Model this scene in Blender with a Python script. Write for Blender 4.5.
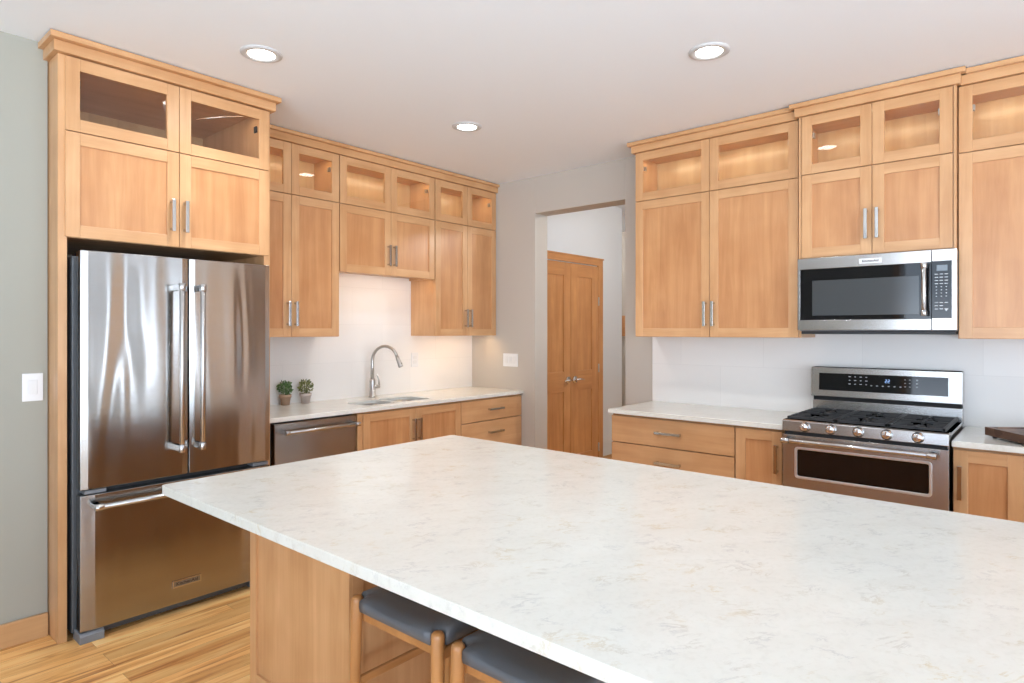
import bpy, bmesh, math, random
from math import pi, sin, cos, radians
from mathutils import Vector, Matrix

random.seed(7)
SC = bpy.context.scene
COL = SC.collection
for o in list(bpy.data.objects):
    bpy.data.objects.remove(o)

# ------------------------------------------------------------------ camera
YAW = 0.71
cam_d = bpy.data.cameras.new('camera')
cam_d.sensor_width = 36.0
cam_d.lens = 631.0 / 1024 * 36.0
cam_d.shift_y = -10.3 / 1024
cam_d.clip_start = 0.02
cam = bpy.data.objects.new('camera', cam_d)
COL.objects.link(cam)
cam.location = (0, 0, 1.447)
cam.rotation_euler = (pi / 2, 0, YAW - pi / 2)
SC.camera = cam

# ------------------------------------------------------------------ exposure, daylight
SC.view_settings.view_transform = 'Standard'
SC.view_settings.look = 'None'
SC.view_settings.gamma = 1.0
SC.view_settings.use_curve_mapping = False
SC.view_settings.exposure = 0.15
SC.cycles.use_denoising = True
SC.cycles.max_bounces = 10
SC.cycles.diffuse_bounces = 3
SC.cycles.glossy_bounces = 5
SC.cycles.transparent_max_bounces = 10
SC.cycles.sample_clamp_indirect = 6.0
SC.cycles.caustics_reflective = False
SC.cycles.caustics_refractive = False
SC.cycles.blur_glossy = 0.5

DAY = 7.4
world = bpy.data.worlds.new('World')
SC.world = world
world.use_nodes = True
wn = world.node_tree
bgn = wn.nodes['Background']
bgn.inputs[1].default_value = DAY
# daylight: overcast sky above the horizon, added bright glow below to lift the ceiling
_tc = wn.nodes.new('ShaderNodeTexCoord'); _sp = wn.nodes.new('ShaderNodeSeparateXYZ')
wn.links.new(_tc.outputs['Generated'], _sp.inputs[0])
_rp = wn.nodes.new('ShaderNodeValToRGB')
_mr = wn.nodes.new('ShaderNodeMapRange'); _mr.inputs['From Min'].default_value = -1; _mr.inputs['From Max'].default_value = 1
wn.links.new(_sp.outputs[2], _mr.inputs[0]); wn.links.new(_mr.outputs[0], _rp.inputs[0])
_e = _rp.color_ramp.elements
_e[0].position = 0.47; _e[0].color = (1.30, 1.43, 1.66, 1)
_e[1].position = 0.53; _e[1].color = (0.42, 0.50, 0.62, 1)
wn.links.new(_rp.outputs[0], bgn.inputs[0])

CEIL = 2.815
YA = 4.27      # sink wall (tile face)
XB = 4.376     # range wall
YL = 3.64      # wall left of the refrigerator
XBK, YRT = -3.0, -4.6   # walls behind the camera and to its right

def link(o, parent=None):
    COL.objects.link(o)
    if parent is not None:
        o.parent = parent
    return o

def portal(name, loc, rot, sx, sy):
    d = bpy.data.lights.new(name, 'AREA')
    d.shape = 'RECTANGLE'; d.size = sx; d.size_y = sy
    d.cycles.is_portal = True
    o = link(bpy.data.objects.new(name, d))
    o.location = loc; o.rotation_euler = rot
# unseen windows (built below): some read off reflections, others added and enlarged for brightness
WIN_X = [(-4.3, -2.2), (-1.9, -0.2), (0.1, 1.75)]      # on wall_back (x = XBK): y ranges
WIN_Y = [(-2.8, -0.7), (-0.4, 2.4), (3.50, 4.08)]            # on wall_right (y = YRT): x ranges
WZ0, WZ1 = 0.15, 2.60
for a, b in WIN_X:
    portal('window_daylight', (XBK - 0.14, (a + b) / 2, (WZ0 + WZ1) / 2), (0, -pi / 2, 0), WZ1 - WZ0, b - a)
for a, b in WIN_Y:
    portal('window_daylight', ((a + b) / 2, YRT - 0.14, (WZ0 + WZ1) / 2), (pi / 2, 0, 0), b - a, WZ1 - WZ0)

# ------------------------------------------------------------------ materials
def new_mat(name):
    m = bpy.data.materials.new(name); m.use_nodes = True
    nt = m.node_tree
    return m, nt, nt.nodes['Principled BSDF']

def simple(name, col, rough=0.5, metal=0.0, emit=None, es=0.0, coat=0.0, spec=None):
    m, nt, b = new_mat(name)
    b.inputs['Base Color'].default_value = (*col, 1)
    b.inputs['Roughness'].default_value = rough
    b.inputs['Metallic'].default_value = metal
    if coat: 
        b.inputs['Coat Weight'].default_value = coat; b.inputs['Coat Roughness'].default_value = 0.08
    if spec is not None: b.inputs['Specular IOR Level'].default_value = spec
    if emit:
        b.inputs['Emission Color'].default_value = (*emit, 1)
        b.inputs['Emission Strength'].default_value = es
    return m

def coords(nt, scale, offset_by_object=True):
    tc = nt.nodes.new('ShaderNodeTexCoord')
    mp = nt.nodes.new('ShaderNodeMapping'); mp.inputs['Scale'].default_value = scale
    if offset_by_object:
        oi = nt.nodes.new('ShaderNodeObjectInfo')
        ml = nt.nodes.new('ShaderNodeMath'); ml.operation = 'MULTIPLY'; ml.inputs[1].default_value = 37.0
        nt.links.new(oi.outputs['Random'], ml.inputs[0])
        va = nt.nodes.new('ShaderNodeVectorMath'); va.operation = 'ADD'
        cx = nt.nodes.new('ShaderNodeCombineXYZ')
        for i in range(3): nt.links.new(ml.outputs[0], cx.inputs[i])
        nt.links.new(tc.outputs['Object'], va.inputs[0]); nt.links.new(cx.outputs[0], va.inputs[1])
        nt.links.new(va.outputs[0], mp.inputs['Vector'])
    else:
        nt.links.new(tc.outputs['Object'], mp.inputs['Vector'])
    return mp.outputs[0]

def noise(nt, vec, scale, detail=4, rough=0.55, dist=0.0):
    n = nt.nodes.new('ShaderNodeTexNoise')
    n.inputs['Scale'].default_value = scale; n.inputs['Detail'].default_value = detail
    n.inputs['Roughness'].default_value = rough; n.inputs['Distortion'].default_value = dist
    nt.links.new(vec, n.inputs['Vector'])
    return n.outputs['Fac']

def ramp(nt, fac, stops):
    r = nt.nodes.new('ShaderNodeValToRGB')
    e = r.color_ramp.elements
    while len(e) < len(stops): e.new(0.5)
    for i, (p, c) in enumerate(stops):
        e[i].position = p; e[i].color = (*c, 1) if len(c) == 3 else c
    nt.links.new(fac, r.inputs[0])
    return r.outputs[0]

def mixc(nt, a, b, fac, mode='MIX'):
    m = nt.nodes.new('ShaderNodeMix'); m.data_type = 'RGBA'; m.blend_type = mode
    for sock, v in ((m.inputs[6], a), (m.inputs[7], b)):
        if hasattr(v, 'default_value'): nt.links.new(v, sock)
        else: sock.default_value = (*v, 1)
    if hasattr(fac, 'default_value'): nt.links.new(fac, m.inputs[0])
    else: m.inputs[0].default_value = fac
    return m.outputs[2]

def bump(nt, bsdf, h, strength, distance=0.01):
    b = nt.nodes.new('ShaderNodeBump'); b.inputs['Strength'].default_value = strength
    b.inputs['Distance'].default_value = distance
    nt.links.new(h, b.inputs['Height']); nt.links.new(b.outputs[0], bsdf.inputs['Normal'])

def wood(name, axis, c0=(0.57, 0.300, 0.130), c1=(0.71, 0.420, 0.212), rough=0.33, fine=0.55):
    m, nt, b = new_mat(name)
    s = [9, 9, 9]; s[axis] = 0.75
    v = coords(nt, s)
    n1 = noise(nt, v, 1.6, 5, 0.6, 0.6)
    base = ramp(nt, n1, [(0.25, c0), (0.72, c1)])
    s2 = [70, 70, 70]; s2[axis] = 2.5
    v2 = coords(nt, s2)
    n2 = noise(nt, v2, 1.0, 3, 0.6)
    g = ramp(nt, n2, [(0.3, (0.86, 0.80, 0.74)), (0.6, (1, 1, 1))])
    c = mixc(nt, base, g, 0.55 * fine, 'MULTIPLY')
    v3 = coords(nt, (3.2, 3.2, 3.2))
    n3 = noise(nt, v3, 1.3, 2)
    blotch = ramp(nt, n3, [(0.3, (0.86, 0.77, 0.68)), (0.68, (1.05, 1.05, 1.05))])
    c = mixc(nt, c, blotch, 0.6, 'MULTIPLY')
    nt.links.new(c, b.inputs['Base Color'])
    b.inputs['Roughness'].default_value = rough
    b.inputs['Coat Weight'].default_value = 0.12
    b.inputs['Coat Roughness'].default_value = 0.2
    return m

MV = wood('maple_vertical_grain', 2)
MH = wood('maple_horizontal_grain', 0)
MY = wood('maple_depth_grain', 1)
M_DOORWOOD = wood('fir_door_wood', 2, (0.50, 0.215, 0.075), (0.68, 0.34, 0.135))
M_DOORWOOD_H = wood('fir_door_wood_rail', 0, (0.50, 0.215, 0.075), (0.68, 0.34, 0.135))
M_INNER = wood('cabinet_interior_wood', 2, (0.54, 0.33, 0.16), (0.68, 0.45, 0.24), 0.24)
MVP = wood('maple_panel_grain', 2, (0.50, 0.225, 0.088), (0.67, 0.355, 0.160))
M_STOOLWOOD = wood('stool_oak', 2, (0.38, 0.165, 0.055), (0.57, 0.28, 0.10), 0.28)
M_STOOLRAIL = wood('stool_oak_rail', 0, (0.38, 0.165, 0.055), (0.57, 0.28, 0.10), 0.3)
M_BASEBOARD = wood('baseboard_wood', 0, (0.50, 0.275, 0.125), (0.64, 0.39, 0.19))
WOODS = [MV, MH, MY]

def painted(name, col, rough=0.75, bs=0.04):
    m, nt, b = new_mat(name)
    v = coords(nt, (1, 1, 1), False)
    n = noise(nt, v, 220, 2)
    b.inputs['Base Color'].default_value = (*col, 1)
    b.inputs['Roughness'].default_value = rough
    b.inputs['Specular IOR Level'].default_value = 0.3
    bump(nt, b, n, bs, 0.002)
    return m
M_CEIL = painted('ceiling_paint', (0.92, 0.955, 0.985), 0.9)
M_WALL_L = painted('wall_paint_sage', (0.385, 0.378, 0.322))
M_WALL_B = painted('wall_paint_greige', (0.55, 0.495, 0.43))
M_WALL_H = painted('hall_wall_paint', (0.74, 0.75, 0.76))
M_RING = simple('light_trim_enamel', (0.60, 0.60, 0.595), 0.5)
M_PALE_BOUNCE = painted('pale_bounce_floor', (0.62, 0.61, 0.59), 0.95, 0.3)
M_WHITE = simple('white_plastic', (0.82, 0.82, 0.82), 0.35)
M_TRIMW = simple('white_trim_enamel', (0.78, 0.78, 0.77), 0.4)

def tile(name, axis_u):
    # large format pale tiles with hairline joints
    m, nt, b = new_mat(name)
    tc = nt.nodes.new('ShaderNodeTexCoord')
    sp = nt.nodes.new('ShaderNodeSeparateXYZ'); nt.links.new(tc.outputs['Object'], sp.inputs[0])
    cb = nt.nodes.new('ShaderNodeCombineXYZ')
    nt.links.new(sp.outputs[axis_u], cb.inputs[0]); nt.links.new(sp.outputs[2], cb.inputs[1])
    br = nt.nodes.new('ShaderNodeTexBrick')
    nt.links.new(cb.outputs[0], br.inputs['Vector'])
    br.inputs['Scale'].default_value = 1.0
    br.inputs['Brick Width'].default_value = 0.60; br.inputs['Row Height'].default_value = 0.30
    br.inputs['Mortar Size'].default_value = 0.0012; br.inputs['Mortar Smooth'].default_value = 0.2
    br.offset = 0.5
    br.inputs['Color1'].default_value = (0.85, 0.82, 0.785, 1)
    br.inputs['Color2'].default_value = (0.885, 0.855, 0.82, 1)
    br.inputs['Mortar'].default_value = (0.78, 0.75, 0.72, 1)
    nt.links.new(br.outputs[0], b.inputs['Base Color'])
    v = coords(nt, (3, 3, 120), False)
    bump(nt, b, noise(nt, v, 1.0, 2), 0.03, 0.002)
    b.inputs['Roughness'].default_value = 0.35
    return m
M_TILE_A = tile('backsplash_tile', 0)
M_TILE_B = tile('backsplash_tile_range', 1)

def floor_mat():
    m, nt, b = new_mat('hickory_plank_floor')
    tc = nt.nodes.new('ShaderNodeTexCoord')
    br = nt.nodes.new('ShaderNodeTexBrick')
    nt.links.new(tc.outputs['Object'], br.inputs['Vector'])
    br.inputs['Scale'].default_value = 1.0
    br.inputs['Brick Width'].default_value = 0.95; br.inputs['Row Height'].default_value = 0.083
    br.inputs['Mortar Size'].default_value = 0.0006; br.inputs['Mortar Smooth'].default_value = 0.4
    br.inputs['Bias'].default_value = 0.0
    br.offset = 0.37; br.offset_frequency = 3
    br.inputs['Color1'].default_value = (0.0, 0.0, 0.0, 1)
    br.inputs['Color2'].default_value = (1, 1, 1, 1)
    br.inputs['Mortar'].default_value = (0.5, 0.5, 0.5, 1)
    # per plank value shifts the grain
    sc = nt.nodes.new('ShaderNodeVectorMath'); sc.operation = 'SCALE'; sc.inputs['Scale'].default_value = 23.0
    nt.links.new(br.outputs['Color'], sc.inputs[0])
    ad = nt.nodes.new('ShaderNodeVectorMath'); ad.operation = 'ADD'
    nt.links.new(tc.outputs['Object'], ad.inputs[0]); nt.links.new(sc.outputs[0], ad.inputs[1])
    mp = nt.nodes.new('ShaderNodeMapping'); mp.inputs['Scale'].default_value = (1.1, 13, 1)
    nt.links.new(ad.outputs[0], mp.inputs['Vector'])
    g = noise(nt, mp.outputs[0], 1.5, 5, 0.6, 0.9)
    grain = ramp(nt, g, [(0.31, (0.44, 0.165, 0.045)), (0.44, (0.80, 0.40, 0.13)), (0.58, (0.93, 0.56, 0.22)), (0.8, (0.95, 0.66, 0.32))])
    tint = ramp(nt, br.outputs['Color'], [(0.0, (0.74, 0.64, 0.55)), (0.45, (1.0, 0.98, 0.95)), (1.0, (1.16, 1.16, 1.14))])
    c = mixc(nt, grain, tint, 1.0, 'MULTIPLY')
    c = mixc(nt, c, (0.25, 0.12, 0.05), br.outputs['Fac'])
    nt.links.new(c, b.inputs['Base Color'])
    b.inputs['Roughness'].default_value = 0.30
    return m
M_FLOOR = floor_mat()

def quartz(name, tone=1.0, veins=1.0):
    m, nt, b = new_mat(name)
    v = coords(nt, (1, 1, 1), False)
    mp = nt.nodes.new('ShaderNodeMapping'); mp.inputs['Scale'].default_value = (1.0, 1.0, 1.0)
    mp.inputs['Rotation'].default_value = (0, 0, radians(35)); nt.links.new(v, mp.inputs['Vector'])
    mp2 = nt.nodes.new('ShaderNodeMapping'); mp2.inputs['Scale'].default_value = (1.0, 2.2, 1.0)
    nt.links.new(mp.outputs[0], mp2.inputs['Vector'])
    n1 = noise(nt, mp2.outputs[0], 5.0, 6, 0.65, 0.5)
    base = ramp(nt, n1, [(0.3, (0.755 * tone, 0.735 * tone, 0.665 * tone)), (0.65, (0.80 * tone, 0.787 * tone, 0.720 * tone))])
    # fine wispy veins where a distorted noise crosses its middle value
    n2 = noise(nt, mp2.outputs[0], 9.0, 8, 0.70, 0.6)
    vein = ramp(nt, n2, [(0.465, (0, 0, 0)), (0.498, (1, 1, 1)), (0.503, (1, 1, 1)), (0.53, (0, 0, 0))])
    n3 = noise(nt, mp.outputs[0], 13.0, 4, 0.6, 0.3)
    gate = ramp(nt, n3, [(0.50, (0, 0, 0)), (0.62, (1, 1, 1))])
    vm = mixc(nt, vein, gate, 1.0, 'MULTIPLY')
    n4 = noise(nt, mp.outputs[0], 4.5, 2)
    vc = ramp(nt, n4, [(0.45, (0.50, 0.49, 0.47)), (0.62, (0.58, 0.47, 0.28))])
    vs = nt.nodes.new('ShaderNodeMath'); vs.operation = 'MULTIPLY'; vs.inputs[1].default_value = 0.62 * veins
    nt.links.new(vm, vs.inputs[0])
    c = mixc(nt, base, vc, vs.outputs[0])
    n5 = noise(nt, v, 60, 3, 0.7)
    speck = ramp(nt, n5, [(0.35, (0.93, 0.925, 0.915)), (0.5, (1, 1, 1))])
    c = mixc(nt, c, speck, 0.6, 'MULTIPLY')
    nt.links.new(c, b.inputs['Base Color'])
    b.inputs['Roughness'].default_value = 0.16
    b.inputs['Specular IOR Level'].default_value = 0.5
    return m
M_QUARTZ = quartz('island_quartz', 0.875, 1.15)
M_QUARTZ2 = quartz('perimeter_quartz', 1.03, 0.35)

def stainless(name, col=(0.60, 0.585, 0.565), rough=0.24, wave=0.0, wscale=(4, 4, 1.0), brush_axis=0, aniso=0.75):
    m, nt, b = new_mat(name)
    b.inputs['Metallic'].default_value = 1.0
    b.inputs['Base Color'].default_value = (*col, 1)
    b.inputs['Anisotropic'].default_value = aniso
    cv = nt.nodes.new('ShaderNodeCombineXYZ'); cv.inputs[2].default_value = 1.0
    nt.links.new(cv.outputs[0], b.inputs['Tangent'])
    s = [400, 400, 400]; s[brush_axis] = 4
    v = coords(nt, s)
    n = noise(nt, v, 1.0, 2)
    r = nt.nodes.new('ShaderNodeMapRange')
    r.inputs['To Min'].default_value = rough - 0.05; r.inputs['To Max'].default_value = rough + 0.06
    nt.links.new(n, r.inputs[0]); nt.links.new(r.outputs[0], b.inputs['Roughness'])
    if wave:
        v2 = coords(nt, wscale)
        bump(nt, b, noise(nt, v2, 1.0, 1, 0.4, 0.3), wave, 0.03)
    return m
M_SS = stainless('brushed_stainless')
M_SS_FRIDGE = stainless('fridge_stainless', (0.40, 0.39, 0.375), 0.17, 0.6, (5.5, 5.5, 0.8), aniso=0.6)
M_SS_DW = stainless('dishwasher_stainless', (0.36, 0.34, 0.32), 0.22, 0.12, (3, 3, 1))
M_SS_H = stainless('brushed_stainless_horizontal', (0.50, 0.49, 0.48), 0.24, 0, brush_axis=0)
M_NICKEL = simple('satin_nickel', (0.58, 0.57, 0.55), 0.15, 1.0)
M_SATIN = simple('satin_trim', (0.72, 0.72, 0.71), 0.38, 1.0)
M_FAUCET = simple('faucet_satin', (0.50, 0.49, 0.475), 0.32, 1.0)
M_KNOB = simple('knob_metal', (0.72, 0.72, 0.72), 0.2, 1.0)
M_CHROME = simple('polished_chrome', (0.78, 0.78, 0.78), 0.08, 1.0)
M_BLACKGLASS = simple('black_glass', (0.006, 0.006, 0.007), 0.04, 0, spec=0.42)
M_OVENGLASS = simple('oven_glass', (0.006, 0.005, 0.005), 0.06, 0)
M_MWMESH = simple('microwave_window_mesh', (0.06, 0.065, 0.068), 0.10, 0, spec=0.6)
M_DARK = simple('dark_plastic', (0.02, 0.022, 0.025), 0.45)
M_DARKGREY = simple('dark_grey_steel', (0.085, 0.09, 0.095), 0.45)
M_GREYPL = simple('grey_plastic', (0.19, 0.20, 0.215), 0.45)
M_IRON = simple('cast_iron', (0.028, 0.029, 0.031), 0.5)
M_MARK = simple('pale_print', (0.60, 0.62, 0.64), 0.5)
M_LCD = simple('display_glass', (0.20, 0.24, 0.27), 0.25)
M_DIGIT = simple('lit_display_digits', (0.3, 0.5, 0.8), 0.4, 0, (0.35, 0.55, 1.0), 0.8)
M_LAMP = simple('lamp_lens', (1, 1, 1), 0.4, 0, (1.0, 0.96, 0.90), 14.0)
M_LED = simple('led_strip_lens', (1, 0.9, 0.7), 0.4, 0, (1.0, 0.80, 0.52), 6.0)
M_GAP = simple('shadow_gap_black', (0.012, 0.012, 0.012), 0.7)
M_LETTER = simple('badge_ink', (0.05, 0.05, 0.05), 0.4)
M_TERRA = simple('aged_terracotta', (0.46, 0.30, 0.20), 0.85)
M_TERRA2 = simple('whitewashed_terracotta', (0.60, 0.50, 0.45), 0.85)
M_SOIL = simple('soil', (0.05, 0.032, 0.02), 0.95)
M_SCREW = simple('hinge_steel', (0.55, 0.54, 0.52), 0.35, 1.0)

def glass_mat(name='clear_glass', tint=(0.97, 0.98, 0.975)):
    m = bpy.data.materials.new(name); m.use_nodes = True
    nt = m.node_tree; nt.nodes.clear()
    out = nt.nodes.new('ShaderNodeOutputMaterial')
    tr = nt.nodes.new('ShaderNodeBsdfTransparent'); tr.inputs[0].default_value = (*tint, 1)
    gl = nt.nodes.new('ShaderNodeBsdfGlossy'); gl.inputs['Roughness'].default_value = 0.02
    fr = nt.nodes.new('ShaderNodeFresnel'); fr.inputs[0].default_value = 1.7
    mx = nt.nodes.new('ShaderNodeMixShader')
    ge = nt.nodes.new('ShaderNodeNewGeometry'); iv = nt.nodes.new('ShaderNodeMath'); iv.operation = 'SUBTRACT'; iv.inputs[0].default_value = 1.0
    nt.links.new(ge.outputs['Backfacing'], iv.inputs[1])
    fm = nt.nodes.new('ShaderNodeMath'); fm.operation = 'MULTIPLY'; nt.links.new(fr.outputs[0], fm.inputs[0]); nt.links.new(iv.outputs[0], fm.inputs[1])
    nt.links.new(fm.outputs[0], mx.inputs[0]); nt.links.new(tr.outputs[0], mx.inputs[1]); nt.links.new(gl.outputs[0], mx.inputs[2])
    nt.links.new(mx.outputs[0], out.inputs[0])
    return m
M_GLASS = glass_mat()

def leather():
    m, nt, b = new_mat('grey_leather')
    v = coords(nt, (1, 1, 1))
    b.inputs['Base Color'].default_value = (0.115, 0.125, 0.14, 1)
    b.inputs['Roughness'].default_value = 0.42
    bump(nt, b, noise(nt, v, 350, 3), 0.12, 0.002)
    return m
M_LEATHER = leather()

def leafmat(name, a, c):
    m, nt, b = new_mat(name)
    v = coords(nt, (1, 1, 1))
    nt.links.new(ramp(nt, noise(nt, v, 60, 2), [(0.35, a), (0.65, c)]), b.inputs['Base Color'])
    b.inputs['Roughness'].default_value = 0.5
    return m
M_LEAF1 = leafmat('leaf_green', (0.04, 0.10, 0.025), (0.22, 0.36, 0.13))
M_LEAF2 = leafmat('leaf_olive', (0.06, 0.085, 0.02), (0.36, 0.38, 0.12))

def walnut_blocks():
    m, nt, b = new_mat('end_grain_walnut')
    tc = nt.nodes.new('ShaderNodeTexCoord')
    ck = nt.nodes.new('ShaderNodeTexVoronoi'); ck.inputs['Scale'].default_value = 26
    nt.links.new(tc.outputs['Object'], ck.inputs['Vector'])
    bw = nt.nodes.new('ShaderNodeSeparateColor'); nt.links.new(ck.outputs['Color'], bw.inputs[0])
    c = ramp(nt, bw.outputs[0], [(0.0, (0.07, 0.033, 0.02)), (0.55, (0.15, 0.075, 0.045)), (1.0, (0.25, 0.135, 0.08))])
    nt.links.new(c, b.inputs['Base Color']); b.inputs['Roughness'].default_value = 0.4
    return m
M_WALNUT = walnut_blocks()

# ------------------------------------------------------------------ mesh helpers
class MB:
    def __init__(s): s.bm = bmesh.new()
    def box(s, x0, x1, y0, y1, z0, z1, mi=0):
        v = [s.bm.verts.new((x, y, z)) for z in (z0, z1) for y in (y0, y1) for x in (x0, x1)]
        for q in ((0, 2, 3, 1), (4, 5, 7, 6), (0, 1, 5, 4), (2, 6, 7, 3), (0, 4, 6, 2), (1, 3, 7, 5)):
            f = s.bm.faces.new([v[i] for i in q]); f.material_index = mi
        return s
    def prism(s, pts, axis, a0, a1, mi=0, smooth=False):
        # pts: 2D outline; axis = extrusion axis
        def P(p, a):
            if axis == 0: return (a, p[0], p[1])
            if axis == 1: return (p[0], a, p[1])
            return (p[0], p[1], a)
        lo = [s.bm.verts.new(P(p, a0)) for p in pts]; hi = [s.bm.verts.new(P(p, a1)) for p in pts]
        n = len(pts); fs = []
        fs.append(s.bm.faces.new(lo)); fs.append(s.bm.faces.new(hi))
        for i in range(n):
            f = s.bm.faces.new([lo[i], lo[(i + 1) % n], hi[(i + 1) % n], hi[i]]); f.smooth = smooth; fs.append(f)
        for f in fs: f.material_index = mi
        return s
    def lathe(s, prof, c=(0, 0, 0), d=(0, 0, 1), n=24, mi=0, smooth=True):
        # prof: (radius, height along d)
        d = Vector(d).normalized(); q = Vector((0, 0, 1)).rotation_difference(d); c = Vector(c)
        rings = []
        for r, h in prof:
            if r < 1e-6: rings.append([s.bm.verts.new(c + d * h)])
            else: rings.append([s.bm.verts.new(c + q @ Vector((r * cos(2 * pi * k / n), r * sin(2 * pi * k / n), h))) for k in range(n)])
        for a, b in zip(rings, rings[1:]):
            for k in range(n):
                k2 = (k + 1) % n
                if len(a) == 1 and len(b) == 1: continue
                if len(a) == 1: f = s.bm.faces.new([a[0], b[k2], b[k]])
                elif len(b) == 1: f = s.bm.faces.new([a[k], a[k2], b[0]])
                else: f = s.bm.faces.new([a[k], a[k2], b[k2], b[k]])
                f.smooth = smooth; f.material_index = mi
        return s
    def cyl(s, p0, p1, r0, r1=None, n=20, mi=0, cap=0.0):
        p0, p1 = Vector(p0), Vector(p1); L = (p1 - p0).length; r1 = r0 if r1 is None else r1
        e = 0.0004
        prof = [(0, 0), (r0 - cap - e, 0), (r0, cap + e), (r1, L - cap - e), (r1 - cap - e, L), (0, L)]
        return s.lathe(prof, p0, p1 - p0, n, mi)
    def tube(s, pts, r, n=14, mi=0):
        pts = [Vector(p) for p in pts]; rr = r if isinstance(r, (list, tuple)) else [r] * len(pts)
        up = None; rings = []
        for i, p in enumerate(pts):
            t = (pts[min(i + 1, len(pts) - 1)] - pts[max(i - 1, 0)]).normalized()
            if up is None:
                up = Vector((0, 0, 1)) if abs(t.z) < 0.9 else Vector((1, 0, 0))
            u = (up - t * up.dot(t)).normalized(); up = u; w = t.cross(u)
            rings.append([s.bm.verts.new(p + (u * cos(2 * pi * k / n) + w * sin(2 * pi * k / n)) * rr[i]) for k in range(n)])
        for a, b in zip(rings, rings[1:]):
            for k in range(n):
                f = s.bm.faces.new([a[k], a[(k + 1) % n], b[(k + 1) % n], b[k]]); f.smooth = True; f.material_index = mi
        for rg in (rings[0], rings[-1]):
            f = s.bm.faces.new(rg); f.material_index = mi
        return s
    def build(s, name, mats, parent=None, bevel=0.0, seg=2, loc=None):
        bmesh.ops.recalc_face_normals(s.bm, faces=s.bm.faces)
        me = bpy.data.meshes.new(name)
        s.bm.to_mesh(me); s.bm.free()
        for m in (mats if isinstance(mats, (list, tuple)) else [mats]): me.materials.append(m)
        o = link(bpy.data.objects.new(name, me), parent)
        if loc is not None: o.location = loc
        if bevel:
            b = o.modifiers.new('bevel', 'BEVEL'); b.width = bevel; b.segments = seg
            b.limit_method = 'ANGLE'; b.angle_limit = radians(50); b.harden_normals = False
        return o

def tag(o, label=None, cat=None, group=None, kind=None):
    if label: o['label'] = label
    if cat: o['category'] = cat
    if group: o['group'] = group
    if kind: o['kind'] = kind
    return o

def thing(name, label, cat, loc=(0, 0, 0), rz=0.0, group=None):
    o = link(bpy.data.objects.new(name, None))
    o.empty_display_size = 0.1
    o.location = loc; o.rotation_euler = (0, 0, rz)
    return tag(o, label, cat, group)

def structure(o, label=None):
    o['kind'] = 'structure'
    if label: o['label'] = label
    return o

def copy_tree(o, parent=None):
    c = o.copy(); COL.objects.link(c)
    if parent is not None: c.parent = parent
    for ch in list(o.children): copy_tree(ch, c)
    return c

def slab(name, outer, holes, z0, z1, mat, parent=None, bevel=0.003):
    bm = bmesh.new()
    loops = []
    for L in [outer] + holes:
        vs = [bm.verts.new((x, y, z0)) for x, y in L]
        loops.append(vs)
        for i in range(len(vs)): bm.edges.new((vs[i], vs[(i + 1) % len(vs)]))
    bmesh.ops.triangle_fill(bm, use_beauty=True, use_dissolve=False, edges=bm.edges[:])
    bot = bm.faces[:]
    r = bmesh.ops.duplicate(bm, geom=bm.verts[:] + bm.edges[:] + bot)
    vm = r['vert_map']
    for v in [g for g in r['geom'] if isinstance(g, bmesh.types.BMVert)]: v.co.z = z1
    for vs in loops:
        for i in range(len(vs)):
            a, b = vs[i], vs[(i + 1) % len(vs)]
            bm.faces.new([a, b, vm[b], vm[a]])
    m = MB(); m.bm.free(); m.bm = bm
    return m.build(name, mat, parent, bevel)

def rrect(x0, x1, y0, y1, r, n=6):
    pts = []
    for cx, cy, a0 in ((x1 - r, y1 - r, 0), (x0 + r, y1 - r, 90), (x0 + r, y0 + r, 180), (x1 - r, y0 + r, 270)):
        for k in range(n + 1):
            a = radians(a0 + 90 * k / n); pts.append((cx + r * cos(a), cy + r * sin(a)))
    return pts

def ring_frame(mb, outer, inner, axis, a0, a1, mi=0):
    # flat ring between two outlines of equal count, extruded along axis
    def P(p, a):
        if axis == 0: return (a, p[0], p[1])
        if axis == 1: return (p[0], a, p[1])
        return (p[0], p[1], a)
    n = len(outer)
    R = [[mb.bm.verts.new(P(p, a)) for p in L] for L in (outer, inner) for a in (a0, a1)]
    o0, o1, i0, i1 = R
    for k in range(n):
        k2 = (k + 1) % n
        for q in ([o0[k], o0[k2], i0[k2], i0[k]], [o1[k], i1[k], i1[k2], o1[k2]], [o0[k], o1[k], o1[k2], o0[k2]], [i0[k], i0[k2], i1[k2], i1[k]]):
            f = mb.bm.faces.new(q); f.material_index = mi

def lettering(name, text, size, mat, parent, loc, rot, depth=0.0004):
    cu = bpy.data.curves.new(name, 'FONT'); cu.body = text; cu.size = size
    cu.align_x = 'CENTER'; cu.align_y = 'CENTER'; cu.extrude = depth; cu.offset = size * 0.025
    t = bpy.data.objects.new(name + '_tmp', cu); COL.objects.link(t)
    dg = bpy.context.evaluated_depsgraph_get()
    me = bpy.data.meshes.new_from_object(t.evaluated_get(dg)); me.name = name
    bpy.data.objects.remove(t); 
    me.materials.clear(); me.materials.append(mat)
    o = link(bpy.data.objects.new(name, me), parent); o.location = loc; o.rotation_euler = rot
    return o

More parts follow.
